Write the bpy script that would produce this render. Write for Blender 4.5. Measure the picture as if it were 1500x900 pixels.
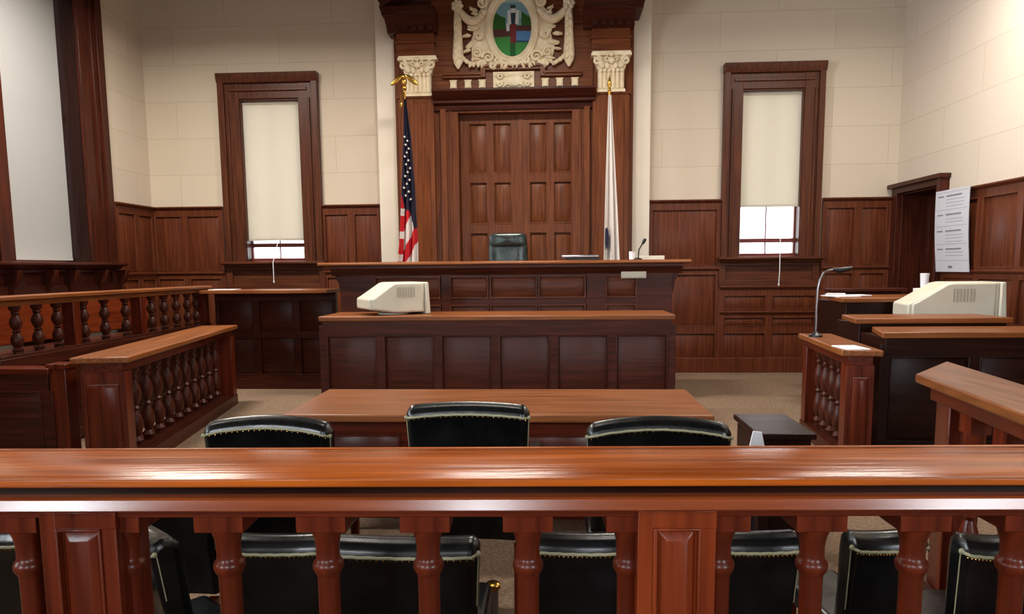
import bpy, math, random
import numpy as np
from mathutils import Vector, Matrix

random.seed(7)
for o in list(bpy.data.objects):
    bpy.data.objects.remove(o, do_unlink=True)
C = bpy.context.scene.collection
SC = bpy.context.scene
PI = math.pi

# ------------------------------------------------------------------ camera
def camera():
    p, yw, r = 0.1125, 0.0561, -0.0092          # pitch down, yaw left, roll
    f = Vector((-math.sin(yw)*math.cos(p), math.cos(yw)*math.cos(p), -math.sin(p)))
    rt = Vector((math.cos(yw), math.sin(yw), 0)); up = rt.cross(f)
    c, s = math.cos(r), math.sin(r)
    rt, up = c*rt + s*up, -s*rt + c*up
    cam = bpy.data.cameras.new('camera'); o = bpy.data.objects.new('camera', cam); C.objects.link(o)
    M = Matrix((rt, up, -f)).transposed().to_4x4(); M.translation = (0, 0, 1.6)
    o.matrix_world = M
    cam.sensor_width = 36; cam.lens = 36*1050/1500; cam.shift_y = 61/1500
    cam.clip_start = .05
    SC.camera = o
camera()
SC.view_settings.view_transform = 'Standard'
SC.view_settings.look = 'None'
SC.view_settings.exposure = 0.14
SC.view_settings.gamma = 1.0
SC.view_settings.use_curve_mapping = False

# ------------------------------------------------------------------ world (bright overcast daylight)
W = bpy.data.worlds.new('world'); SC.world = W; W.use_nodes = True
W.node_tree.nodes['Background'].inputs[0].default_value = (.93, .96, 1, 1)
W.node_tree.nodes['Background'].inputs[1].default_value = 4.2

# ------------------------------------------------------------------ lamps
def area(name, loc, target, sx, sy, power, col, spread=180):
    l = bpy.data.lights.new(name, 'AREA'); l.shape = 'RECTANGLE'; l.size = sx; l.size_y = sy
    l.energy = power; l.color = col; l.spread = math.radians(spread)
    o = bpy.data.objects.new(name, l); C.objects.link(o); o.location = loc
    d = Vector(target) - Vector(loc)
    o.rotation_euler = d.to_track_quat('-Z', 'Y').to_euler()
    return o
WARM = (1, .92, .82); DAY = (.88, .94, 1)
for x, k in ((-4.5, 1.35), (-.6, .95), (3.7, .8)):
    for y, LAMP in ((7.5, 175), (3.2, 36)):
        area('ceiling_lamp', (x, y, 5.4), (x, y, 0), 1.2, .35, LAMP*k, WARM, 167)
for x, wd in ((-4.0, .8), (-.3, .4), (4.1, .9)):                                     # tall rear windows behind the gallery
    area('rear_window_daylight', (x, -3.4, 2.75), (x*.3, 1.4, 1.3), wd, 1.7, 28*wd/.9, DAY, 75)
for y in (.6, 4.2):                                            # tall windows of the left wall, out of frame
    area('side_window_daylight', (-6.0, y, 3.3), (5, y+2.6, 4.1), 1.3, 2.8, 80, DAY, 80)

# ------------------------------------------------------------------ mesh builder
class MB:
    def __init__(s, M=None):
        s.v = []; s.f = []; s.mi = []; s.M = M or Matrix.Identity(4)
    def add(s, vs, fs, mi=0):
        b = len(s.v)
        for p in vs: s.v.append(tuple(s.M @ Vector(p)))
        for f in fs: s.f.append(tuple(i+b for i in f)); s.mi.append(mi)
        return s
    def box(s, x0, x1, y0, y1, z0, z1, mi=0):
        s.nb = getattr(s, 'nb', 0)+1; e = (s.nb*5 % 11)*.00022          # no two boxes share a face plane
        x0, x1 = min(x0, x1)-e, max(x0, x1)+e; y0, y1 = min(y0, y1)-e, max(y0, y1)+e; z0, z1 = min(z0, z1)-e, max(z0, z1)+e
        return s.add([(x0,y0,z0),(x1,y0,z0),(x1,y1,z0),(x0,y1,z0),(x0,y0,z1),(x1,y0,z1),(x1,y1,z1),(x0,y1,z1)],
              [(0,3,2,1),(4,5,6,7),(0,1,5,4),(1,2,6,5),(2,3,7,6),(3,0,4,7)], mi)
    def prism_x(s, prof, x0, x1, mi=0):        # prof: (y,z) loop, counter-clockwise seen from +x
        n = len(prof)
        return s.add([(x0,y,z) for y,z in prof]+[(x1,y,z) for y,z in prof],
              [(i,(i+1)%n,n+(i+1)%n,n+i) for i in range(n)]+[tuple(range(n))[::-1], tuple(range(n,2*n))], mi)
    def prism_z(s, prof, z0, z1, mi=0):        # prof (x,y)
        n = len(prof)
        return s.add([(x,y,z0) for x,y in prof]+[(x,y,z1) for x,y in prof],
              [(i,(i+1)%n,n+(i+1)%n,n+i) for i in range(n)]+[tuple(range(n))[::-1], tuple(range(n,2*n))], mi)
    def prism_y(s, prof, y0, y1, mi=0):        # prof (x,z)
        n = len(prof)
        return s.add([(x,y0,z) for x,z in prof]+[(x,y1,z) for x,z in prof],
              [(i,n+i,n+(i+1)%n,(i+1)%n) for i in range(n)]+[tuple(range(n)), tuple(range(n,2*n))[::-1]], mi)
    def lathe(s, prof, c=(0,0,0), seg=20, mi=0):
        n = len(prof); vs = []
        for r, z in prof:
            for k in range(seg):
                a = 2*PI*k/seg; vs.append((c[0]+r*math.cos(a), c[1]+r*math.sin(a), c[2]+z))
        fs = [(i*seg+k, i*seg+(k+1)%seg, (i+1)*seg+(k+1)%seg, (i+1)*seg+k) for i in range(n-1) for k in range(seg)]
        fs += [tuple(range(seg))[::-1], tuple(range((n-1)*seg, n*seg))]
        return s.add(vs, fs, mi)
    def tube(s, pts, rad, seg=10, mi=0, flat=1.0):
        pts = [Vector(p) for p in pts]; n = len(pts)
        rad = [rad]*n if isinstance(rad, (int, float)) else rad
        vs = []; up = Vector((0, 1, 0))
        for i, p in enumerate(pts):
            t = (pts[min(i+1, n-1)]-pts[max(i-1, 0)]).normalized()
            a = t.cross(up)
            if a.length < 1e-3: a = t.cross(Vector((1, 0, 0)))
            a.normalize(); b = a.cross(t).normalized()
            for k in range(seg):
                q = 2*PI*k/seg; vs.append(p + a*rad[i]*math.cos(q) + b*rad[i]*flat*math.sin(q))
        fs = [(i*seg+k, (i+1)*seg+k, (i+1)*seg+(k+1)%seg, i*seg+(k+1)%seg) for i in range(n-1) for k in range(seg)]
        fs += [tuple(range(seg)), tuple(range((n-1)*seg, n*seg))[::-1]]
        return s.add(vs, fs, mi)
    def ell(s, c, r, rot=0, u=12, w=8, mi=0):   # ellipsoid, rotated in the x-z plane
        R = Matrix.Rotation(rot, 3, 'Y'); vs = []
        for i in range(w+1):
            ph = PI*i/w
            for k in range(u):
                a = 2*PI*k/u
                vs.append(Vector(c)+R @ Vector((r[0]*math.sin(ph)*math.cos(a), r[1]*math.sin(ph)*math.sin(a), r[2]*math.cos(ph))))
        return s.add(vs, [(i*u+k, (i+1)*u+k, (i+1)*u+(k+1)%u, i*u+(k+1)%u) for i in range(w) for k in range(u)], mi)
    def grid(s, fn, nu, nv, mi=0, mf=None):
        vs = [fn(i/nu, j/nv) for j in range(nv+1) for i in range(nu+1)]
        b = len(s.v)
        for p in vs: s.v.append(tuple(s.M @ Vector(p)))
        for j in range(nv):
            for i in range(nu):
                a = b+j*(nu+1)+i
                s.f.append((a, a+1, a+nu+2, a+nu+1)); s.mi.append(mf((i+.5)/nu, (j+.5)/nv) if mf else mi)
        return s
    def panel(s, u0, u1, z0, z1, y, d=.018, m=.05, mi=0, back=.012):
        """raised field in a cell; face looks to -y; y = frame plane. sunk by `back`, bevel width m, field comes forward by d"""
        yb = y+back; yf = yb-d; m = min(m, (u1-u0)*.3, (z1-z0)*.3); g = m*.28
        o = [(u0+g,yb,z0+g),(u1-g,yb,z0+g),(u1-g,yb,z1-g),(u0+g,yb,z1-g)]
        i = [(u0+m,yf,z0+m),(u1-m,yf,z0+m),(u1-m,yf,z1-m),(u0+m,yf,z1-m)]
        s.add(o+i, [(4,5,6,7),(0,1,5,4),(1,2,6,5),(2,3,7,6),(3,0,4,7)], mi)
        # small moulding fillet round the cell
        t = g*.7
        for b in ((u0,u1,z0,z0+t),(u0,u1,z1-t,z1),(u0,u0+t,z0,z1),(u1-t,u1,z0,z1)):
            s.box(b[0], b[1], y-.006, yb, b[2], b[3], mi)
        return s

def obj(name, mb, mat, parent=None, loc=None, bevel=0, smooth=40, sub=0, seg=2):
    """link as ONE mesh object. Vertices of mb are world coordinates unless the parent is rotated (then local)."""
    me = bpy.data.meshes.new(name)
    org = Vector(loc) if loc is not None else (Vector((0,0,0)) if parent is None else parent.get('_o') and Vector(parent['_o']) or Vector((0,0,0)))
    if parent is None and loc is None:
        a = np.array(mb.v); org = Vector(((a[:,0].min()+a[:,0].max())/2, (a[:,1].min()+a[:,1].max())/2, a[:,2].min()))
    me.from_pydata([tuple(Vector(v)-org) for v in mb.v], [], mb.f)
    mats = mat if isinstance(mat, list) else [mat]
    for m in mats: me.materials.append(m)
    me.polygons.foreach_set('material_index', mb.mi)
    if smooth:
        me.polygons.foreach_set('use_smooth', [True]*len(me.polygons)); me.set_sharp_from_angle(angle=math.radians(smooth))
    me.update()
    o = bpy.data.objects.new(name, me); C.objects.link(o)
    if parent is None: o.location = org
    else: o.parent = parent
    if bevel:
        b = o.modifiers.new('bevel', 'BEVEL'); b.width = bevel; b.segments = seg; b.limit_method = 'ANGLE'; b.angle_limit = math.radians(40)
        b.harden_normals = False
    if sub:
        m = o.modifiers.new('sub', 'SUBSURF'); m.levels = sub; m.render_levels = sub
    return o
def tag(o, label, cat, group=None, kind=None):
    o['label'] = label; o['category'] = cat
    if group: o['group'] = group
    if kind: o['kind'] = kind
    return o
def thing(name, label, cat, loc, rz=0, group=None, kind=None):
    o = bpy.data.objects.new(name, None); C.objects.link(o); o.empty_display_size = .1
    o.location = loc; o.rotation_euler = (0, 0, rz)
    o['_o'] = [0., 0., 0.] if rz else [float(c) for c in loc]      # rotated things are built in local coordinates
    return tag(o, label, cat, group, kind)
def local(name, label, cat, loc, rz=0, group=None):
    o = thing(name, label, cat, loc, rz, group); o['_o'] = [0., 0., 0.]; return o
def struct(name, mb, mat, label=None, bevel=0, parent=None):
    o = obj(name, mb, mat, parent=parent, bevel=bevel)
    if parent is None: o['kind'] = 'structure'
    if label: o['label'] = label
    return o
def dup(root, loc, rz, label=None, group=None):
    r = root.copy(); C.objects.link(r); r.location = loc; r.rotation_euler = (0, 0, rz)
    if label: r['label'] = label
    if group: r['group'] = group
    for ch in list(root.children):
        c = ch.copy(); C.objects.link(c); c.parent = r
        for g in list(ch.children):
            d = g.copy(); C.objects.link(d); d.parent = c
    return r

# ------------------------------------------------------------------ materials
def lin(c):
    return tuple(((x/255)/12.92 if x/255 <= .04045 else (((x/255)+.055)/1.055)**2.4) for x in c)
def mat(name, col, rough=.5, metal=0, spec=.5, coat=0):
    m = bpy.data.materials.new(name); m.use_nodes = True
    b = m.node_tree.nodes['Principled BSDF']
    b.inputs['Base Color'].default_value = (*lin(col), 1); b.inputs['Roughness'].default_value = rough
    b.inputs['Metallic'].default_value = metal; b.inputs['Specular IOR Level'].default_value = spec
    b.inputs['Coat Weight'].default_value = coat; b.inputs['Coat Roughness'].default_value = .12
    return m
def noisy(m, c1, c2, scale, stretch=(1,1,1), bump=0, lo=.35, hi=.7, detail=5, rough=None):
    nt = m.node_tree; b = nt.nodes['Principled BSDF']; L = nt.links.new
    tc = nt.nodes.new('ShaderNodeTexCoord'); mp = nt.nodes.new('ShaderNodeMapping'); mp.inputs['Scale'].default_value = stretch
    n = nt.nodes.new('ShaderNodeTexNoise'); n.inputs['Scale'].default_value = scale; n.inputs['Detail'].default_value = detail
    r = nt.nodes.new('ShaderNodeValToRGB'); r.color_ramp.elements[0].position = lo; r.color_ramp.elements[1].position = hi
    r.color_ramp.elements[0].color = (*lin(c1), 1); r.color_ramp.elements[1].color = (*lin(c2), 1)
    L(tc.outputs['Object'], mp.inputs[0]); L(mp.outputs[0], n.inputs[0]); L(n.outputs[0], r.inputs[0]); L(r.outputs[0], b.inputs['Base Color'])
    if bump:
        bp = nt.nodes.new('ShaderNodeBump'); bp.inputs['Strength'].default_value = bump; bp.inputs['Distance'].default_value = .01
        L(n.outputs[0], bp.inputs['Height']); L(bp.outputs[0], b.inputs['Normal'])
    if rough:
        mr = nt.nodes.new('ShaderNodeMapRange'); mr.inputs['To Min'].default_value = rough[0]; mr.inputs['To Max'].default_value = rough[1]
        L(n.outputs[0], mr.inputs['Value']); L(mr.outputs[0], b.inputs['Roughness'])
    return m
def wood(name, c1, c2, axis, rough=(.28, .45), scale=1.0, coat=0, spec=.22, bump=.06):
    m = mat(name, c1, coat=coat, spec=spec); st = [22*scale]*3; st['xyz'.index(axis)] = 1.1*scale
    return noisy(m, c1, c2, 1.6, st, bump=bump, lo=.32, hi=.72, detail=7, rough=rough)
def woods(name, c1, c2, **k): return {a: wood(name+'_'+a, c1, c2, a, **k) for a in 'xyz'}
OAK = woods('red_oak', (86, 43, 20), (124, 68, 34))            # central joinery
WAIN = woods('wainscot_oak', (78, 37, 22), (110, 58, 34))      # wall panelling
DARKW = woods('dark_oak', (50, 20, 12), (78, 34, 20))          # jury box, bench fronts
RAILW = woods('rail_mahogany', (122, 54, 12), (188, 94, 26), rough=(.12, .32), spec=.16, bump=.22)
BALW = woods('baluster_mahogany', (66, 21, 10), (104, 38, 15), rough=(.22, .38), spec=.3)
BALW2 = woods('moulding_mahogany', (110, 48, 22), (150, 72, 32), rough=(.12, .26), spec=.42)
POSTW = woods('post_mahogany', (98, 36, 15), (134, 56, 22), rough=(.25, .4), spec=.25)
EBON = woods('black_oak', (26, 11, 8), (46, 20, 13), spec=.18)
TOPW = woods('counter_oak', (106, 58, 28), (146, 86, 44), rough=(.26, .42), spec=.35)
CASEW = woods('casing_walnut', (66, 34, 21), (98, 52, 31))
LEATHER = noisy(mat('black_leather', (8, 9, 10), rough=.35, spec=.5), (4, 5, 6), (11, 12, 13), 9, bump=.2, rough=(.2, .38))
GREENL = noisy(mat('green_black_leather', (22, 34, 32), rough=.28), (20, 30, 29), (38, 54, 50), 6, bump=.15, rough=(.2, .36))
PIPE = mat('olive_piping', (138, 134, 104), rough=.5)
BRASS = mat('brass', (196, 150, 70), rough=.25, metal=1)
STEEL = mat('steel', (160, 160, 165), rough=.3, metal=1)
BLACKP = mat('black_plastic', (18, 18, 20), rough=.4)
CREAMP = noisy(mat('beige_plastic', (205, 200, 182), rough=.45), (200, 195, 176), (212, 207, 190), 3)
CREAMC = noisy(mat('carved_cream_paint', (234, 218, 184), rough=.6), (222, 204, 168), (242, 228, 198), 7)
PAPER = mat('paper', (232, 232, 236), rough=.7)
PRINT = mat('grey_print', (120, 122, 132), rough=.8)
WHITEC = noisy(mat('white_cloth', (226, 222, 214), rough=.8), (220, 214, 204), (234, 230, 222), 5)
SASHM = mat('sash_paint', (110, 46, 40), rough=.4)
VENT = mat('vent_grey', (165, 160, 144), rough=.6)
SCREENM = mat('dark_screen', (30, 34, 36), rough=.15)

def wall_mat(name, c1, c2, mortar, axis):
    m = mat(name, c1, rough=.75, spec=.3); nt = m.node_tree; L = nt.links.new; b = nt.nodes['Principled BSDF']
    tc = nt.nodes.new('ShaderNodeNewGeometry'); sp = nt.nodes.new('ShaderNodeSeparateXYZ'); cb = nt.nodes.new('ShaderNodeCombineXYZ')
    L(tc.outputs['Position'], sp.inputs[0]); L(sp.outputs[axis], cb.inputs[0]); ad = nt.nodes.new('ShaderNodeMath'); ad.inputs[1].default_value = -.35; L(sp.outputs['Z'], ad.inputs[0]); L(ad.outputs[0], cb.inputs[1])
    br = nt.nodes.new('ShaderNodeTexBrick'); br.inputs['Scale'].default_value = 1
    br.inputs['Brick Width'].default_value = 1.62; br.inputs['Row Height'].default_value = .54; br.inputs['Mortar Size'].default_value = .005
    br.inputs['Mortar Smooth'].default_value = .6
    br.inputs['Color1'].default_value = (*lin(c1), 1); br.inputs['Color2'].default_value = (*lin(c2), 1); br.inputs['Mortar'].default_value = (*lin(mortar), 1)
    L(cb.outputs[0], br.inputs['Vector'])
    n = nt.nodes.new('ShaderNodeTexNoise'); n.inputs['Scale'].default_value = 1.2; n.inputs['Detail'].default_value = 4
    mx = nt.nodes.new('ShaderNodeMix'); mx.data_type = 'RGBA'; mx.blend_type = 'MULTIPLY'; mx.inputs[0].default_value = .12
    L(br.outputs['Color'], mx.inputs[6]); L(n.outputs['Color'], mx.inputs[7]); L(mx.outputs[2], b.inputs['Base Color'])
    bp = nt.nodes.new('ShaderNodeBump'); bp.invert = True; bp.inputs['Strength'].default_value = .2; bp.inputs['Distance'].default_value = .006
    L(br.outputs['Fac'], bp.inputs['Height']); L(bp.outputs[0], b.inputs['Normal'])
    return m
WALLX = wall_mat('cream_plaster_back', (214, 200, 179), (210, 196, 175), (190, 174, 152), 'X')
WALLY = wall_mat('cream_plaster_side', (214, 201, 184), (210, 197, 180), (190, 175, 156), 'Y')
PIL = noisy(mat('cream_pilaster', (234, 224, 206), rough=.7), (230, 219, 200), (238, 228, 212), 2)
CEIL = mat('ceiling_plaster', (92, 76, 56), rough=.9)
CARPET = noisy(mat('tan_carpet', (130, 108, 88), rough=.95, spec=.1), (112, 92, 75), (142, 120, 100), 60, bump=.4)

def blind_mat(k=.42, c=(214, 208, 196)):
    m = mat('blind_fabric', c, rough=.85, spec=.1); nt = m.node_tree; L = nt.links.new
    b = nt.nodes['Principled BSDF']; out = nt.nodes['Material Output']
    t = nt.nodes.new('ShaderNodeBsdfTranslucent'); t.inputs[0].default_value = (*lin((226, 220, 204)), 1)
    mx = nt.nodes.new('ShaderNodeMixShader'); mx.inputs[0].default_value = k
    L(b.outputs[0], mx.inputs[1]); L(t.outputs[0], mx.inputs[2]); L(mx.outputs[0], out.inputs[0])
    return m
BLIND = blind_mat(.5, (220, 214, 204)); BLINDG = blind_mat(.15, (170, 170, 170))
def glass_mat():
    m = bpy.data.materials.new('window_glass'); m.use_nodes = True; nt = m.node_tree; L = nt.links.new
    nt.nodes.remove(nt.nodes['Principled BSDF']); out = nt.nodes['Material Output']
    t = nt.nodes.new('ShaderNodeBsdfTransparent'); g = nt.nodes.new('ShaderNodeBsdfGlossy'); g.inputs['Roughness'].default_value = .02
    fr = nt.nodes.new('ShaderNodeFresnel'); fr.inputs[0].default_value = 1.45; mx = nt.nodes.new('ShaderNodeMixShader')
    L(fr.outputs[0], mx.inputs[0]); L(t.outputs[0], mx.inputs[1]); L(g.outputs[0], mx.inputs[2]); L(mx.outputs[0], out.inputs[0])
    return m
GLASS = glass_mat()

# ------------------------------------------------------------------ room shell
XL, XR, YB, YR, ZC = -6.15, 5.01, 10.9, -3.55, 6.1
T = .35
def wall_holes(axis, p, thick, a0, a1, z0, z1, holes, mb):
    """solid wall (slabs round rectangular holes). axis 'x': wall runs along x at y=p..p+thick"""
    def slab(u0, u1, w0, w1):
        if u1-u0 < 1e-4 or w1-w0 < 1e-4: return
        if axis == 'x': mb.box(u0, u1, p, p+thick, w0, w1)
        else: mb.box(p, p+thick, u0, u1, w0, w1)
    u = a0
    for (h0, h1, b0, b1) in sorted(holes):
        slab(u, h0, z0, z1); slab(h0, h1, z0, b0); slab(h0, h1, b1, z1); u = h1
    slab(u, a1, z0, z1)
    return mb
BW = [(-4.72, -3.74, 1.72, 4.16), (2.78, 3.64, 1.72, 4.16)]       # back window openings
LW = [(-.1, 1.3, 1.9, 4.7), (3.5, 4.9, 1.9, 4.7), (7.9, 9.3, 1.72, 5.75)]  # left wall windows
RW = [(-4.6, -3.4, 1.7, 3.8), (-.85, .35, 1.7, 3.8), (3.5, 4.7, 1.7, 3.8)]
struct('floor', MB().box(XL-T, XR+T, YR-T, YB+T, -.12, 0), CARPET, 'tan carpet of the courtroom')
struct('ceiling', MB().box(XL-T, XR+T, YR-T, YB+T, ZC, ZC+.15), CEIL)
struct('wall_back', wall_holes('x', YB, T, XL-T, XR+T, 0, ZC, BW, MB()), WALLX, 'cream scored plaster wall behind the bench')
struct('wall_left', wall_holes('y', XL-T, T, YR-T, YB, 0, ZC, LW, MB()), WALLY, 'cream plaster wall on the left')
struct('wall_right', wall_holes('y', XR, T, YR-T, YB, 0, ZC, [(9.62, 10.72, .3, 2.62)], MB()), WALLY, 'cream plaster wall on the right')
struct('wall_rear', wall_holes('x', YR-T, T, XL, XR, 0, ZC, RW, MB()), WALLX)
struct('floor_platform', MB().box(-2.4, 1.3, 8.7, YB-.02, 0, .6), CARPET, 'raised floor behind the bench')

# cream pilaster strips beside the central joinery
for x0, x1 in ((-2.56, -2.27), (1.17, 1.43)):
    struct('trim_1', MB().box(x0, x1, YB-.14, YB-.002, 0, ZC-.01), PIL, bevel=.006)

# ------------------------------------------------------------------ wainscot
def wainscot(name, M, u0, u1, ztop, stiles, zmid=1.55, mats=WAIN):
    """panelling in a local frame: runs along +x, faces -y, y=0 is the wall face"""
    mb = MB(M); d = .05
    mb.box(u0, u1, -.02, 0, 0, ztop-.03)
    mb.box(u0, u1, -d, -.02, ztop-.14, ztop-.03); mb.box(u0, u1, -d, -.02, zmid-.07, zmid+.05)
    mb.box(u0, u1, -d-.02, -.02, 0, .22); mb.box(u0, u1, -d, -.02, .6, .7)
    mb.prism_x([(0, ztop-.05), (-.06, ztop-.05), (-.075, ztop-.035), (-.095, ztop-.02), (-.095, ztop), (0, ztop)], u0, u1)
    mb.prism_x([(-.02, zmid-.02), (-d-.01, zmid-.02), (-d-.035, zmid+.005), (-d-.035, zmid+.022), (-.02, zmid+.03)], u0, u1)
    S = [u0]+list(stiles)+[u1]
    for i, x in enumerate(S):
        a = x if i == 0 else x-.045; b = x if i == len(S)-1 else x+.045
        a = a if i else x; 
        if i == 0: b = x+.06
        if i == len(S)-1: a = x-.06
        mb.box(a, b, -d, -.02, .22, ztop-.14)
    for i in range(len(S)-1):
        l = S[i]+(.06 if i == 0 else .045); r = S[i+1]-(.06 if i == len(S)-2 else .045)
        for z0, z1 in ((.22, .6), (.7, zmid-.07), (zmid+.05, ztop-.14)):
            mb.panel(l, r, z0, z1, -d, d=.016, m=.05, back=.028)
    return struct(name, mb, mats['z'], bevel=.003)
ZW = 2.57
I = Matrix.Translation
wainscot('trim_2', I((0, YB, 0)), XL+.002, -5.02, ZW, [-5.63])
wainscot('trim_2', I((0, YB, 0)), -3.5, -2.56, ZW, [-3.03])
wainscot('trim_2', I((0, YB, 0)), 1.43, 2.5, ZW, [])
wainscot('trim_2', I((0, YB, 0)), 3.95, XR-.08, ZW, [4.46])
wainscot('trim_2', I((0, YB, 0)), -5.02, -3.5, 1.30, [-4.26], zmid=.9)
wainscot('trim_2', I((0, YB, 0)), 2.5, 3.95, 1.30, [3.22], zmid=.9)
# side walls: frames rotated so that the panels face the room
ML = I((XL, 0, 0)) @ Matrix.Rotation(PI/2, 4, 'Z')       # local x -> +Y, local -y -> +X
MR = I((XR, 0, 0)) @ Matrix.Rotation(-PI/2, 4, 'Z')      # local x -> -Y, local -y -> -X
wainscot('trim_3', ML, 9.86, YB-.05, ZW, [10.38])
wainscot('trim_3', ML, 1.8, 7.1, ZW, [2.6, 3.4, 4.2, 5.0, 5.8, 6.5], mats=DARKW)
wainscot('trim_4', MR, -9.5, -1.5, 2.5, [-8.72, -8.0, -7.2, -6.4, -5.6, -4.8, -4.0, -3.2, -2.4], zmid=1.5)

# ------------------------------------------------------------------ windows of the back wall
def casing(name, n, M, u0, u1, z0, z1, w, head, mats, sill_over=.12, apron=.42, depth=.1):
    """architrave round an opening; local frame as above. opening u0..u1 x z0..z1"""
    t = thing(name, n, 'window', (0, 0, 0), 0, kind='structure') if False else None
    mb = MB(M)
    for a, b in ((u0-w, u0), (u1, u1+w)):
        out = a if a < u0-w/2 else b
        s = 1 if a < u0-w/2 else -1
        mb.box(a, b, -depth*.55, 0, z0-.02, z1+head)
        mb.box(out, out+s*w*.3, -depth, 0, z0-.02, z1+head)          # back band
        mb.box(out+s*w*.42, out+s*w*.5, -depth*.8, 0, z0-.02, z1)
    mb.box(u0-w*.7, u1+w*.7, -depth*.5, 0, z1, z1+head)
    mb.box(u0-w*.45, u1+w*.45, -depth*.78, 0, z1+head*.3, z1+head*.42)
    mb.prism_x([(0, z1+head*.62), (-depth, z1+head*.62), (-depth*1.25, z1+head*.8), (-depth*1.35, z1+head), (0, z1+head)], u0-w-.01, u1+w+.01)
    return mb
def sill_mb(M, u0, u1, z0, w, over, apron, depth):
    mb = MB(M)
    mb.prism_x([(.2, z0-.05), (-depth*1.7, z0-.05), (-depth*1.9, z0-.035), (-depth*1.9, z0-.008), (-depth*1.7, z0), (.2, z0)], u0-w-over, u1+w+over)
    mb.prism_x([(0, z0-.09), (-depth*1.1, z0-.09), (-depth*1.5, z0-.05), (0, z0-.05)], u0-w-over*.5, u1+w+over*.5)
    a0, a1 = u0-w-over*.3, u1+w+over*.3
    mb.box(a0, a1, -.03, 0, z0-apron, z0-.09)
    for b in ((a0, a0+.09), (a1-.09, a1)): mb.box(b[0], b[1], -.075, 0, z0-apron, z0-.09)
    mb.box(a0, a1, -.075, 0, z0-apron, z0-apron+.1)
    mb.box(a0, a1, -.075, 0, z0-.13, z0-.09)
    return mb
def window(n, label, M, u0, u1, z0, z1, w, head, sill_z, rail_z, mats, depth=.1, over=.05, apron=.45, deep=.15):
    W_ = thing('window_%d' % n, label, 'window', tuple(M @ Vector(((u0+u1)/2, 0, z0))), kind='structure')
    obj('casing', casing('c', '', M, u0, u1, z0, z1, w, head, mats, depth=depth), mats['z'], W_, bevel=.005)
    obj('window_sill', sill_mb(M, u0, u1, z0, w, over, apron, depth), mats['x'], W_, bevel=.004)
    mb = MB(M)                                              # reveal linings
    mb.box(u0-.012, u0+.012, -.02, deep+.06, z0, z1); mb.box(u1-.012, u1+.012, -.02, deep+.06, z0, z1); mb.box(u0, u1, -.02, deep+.06, z1-.02, z1+.01)
    obj('jamb', mb, (EBON if n == 3 else mats)['z'], W_)
    mb = MB(M); y = deep; s = .03
    mb.box(u0, u0+s, y, y+.05, z0, z1); mb.box(u1-s, u1, y, y+.05, z0, z1); mb.box(u0, u1, y, y+.05, z0, z0+.05); mb.box(u0, u1, y, y+.05, z1-.06, z1)
    mb.box(u0, u1, y-.01, y+.05, rail_z-.03, rail_z+.03)
    mb.box((u0+u1)/2-.006, (u0+u1)/2+.006, y+.01, y+.04, z0, z1)
    obj('sash', mb, SASHM, W_, bevel=.004)
    mb = MB(M); mb.box(u0+s, u1-s, y+.022, y+.028, z0+.04, z1-.05); obj('pane', mb, GLASS, W_)
    return W_
def blind(label, M, u0, u1, zb, zt, y, group=None, cord=None, BLIND=BLIND):
    b = thing('roller_blind', label, 'blind', tuple(M @ Vector(((u0+u1)/2, y, zb))), group=group)
    mb = MB(M); mb.box(u0, u1, y-.002, y+.002, zb, zt); obj('blind_cloth', mb, BLIND, b)
    mb = MB(M); mb.tube([(u0-.01, y+.012, zt-.03), (u1+.01, y+.012, zt-.03)], .026, 12); obj('roller', mb, BLIND, b)
    mb = MB(M); mb.box(u0, u1, y-.008, y+.004, zb-.012, zb+.016); obj('hem_bar', mb, BLIND, b, bevel=.003)
    if cord:
        mb = MB(M); x, z0, yc = cord
        mb.tube([(x, y-.01, zb), (x, yc, zb-.35), (x+.005, yc-.01, z0+.2), (x, yc, z0)], .006, 6); mb.lathe([(.004, 0), (.012, .01), (.012, .03), (.004, .04)], (x, yc, z0-.02), 8)
        obj('pull_cord', mb, PAPER, b)
    return b
MBk = I((0, YB, 0))
window(1, 'tall narrow window with brown casing to the left of the flag', MBk, -4.68, -3.77, 1.73, 4.15, .3, .36, 1.72, 1.98, CASEW)
window(2, 'tall narrow window with brown casing right of the bench', MBk, 2.76, 3.64, 1.73, 4.13, .27, .35, 1.72, 1.97, CASEW)
blind('cream roller blind nearly closed in the back window left of the striped flag', MBk, -4.665, -3.785, 2.06, 4.13, .05, 'roller blinds in the back windows', cord=(-4.2, 1.42, -.22))
blind('cream roller blind two thirds down in the back window right of the bench', MBk, 2.775, 3.625, 2.47, 4.11, .05, 'roller blinds in the back windows', cord=(3.3, 1.32, -.22))
window(3, 'large tall window with dark casing on the left wall', ML, 7.9, 9.3, 1.72, 5.75, .45, .3, 1.7, 3.6, DARKW, depth=.12, over=.05, apron=.38, deep=.3)
blind('pale grey roller blind drawn down in the large left wall window', ML, 7.94, 9.25, 1.76, 5.6, .2, BLIND=BLINDG)
# windows out of frame (they carry the daylight)
for i, (a, b) in enumerate(((-.1, 1.3), (3.5, 4.9))):
    window(4+i, 'left wall window', ML, a, b, 1.9, 4.7, .2, .25, 1.9, 3.3, DARKW)
MRr = I((0, YR, 0)) @ Matrix.Rotation(PI, 4, 'Z')
for i, (a, b, z0, z1) in enumerate(RW):
    window(6+i, 'rear wall window', MRr, -b, -a, z0, z1, .2, .25, z0, 3.1, DARKW)

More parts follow.
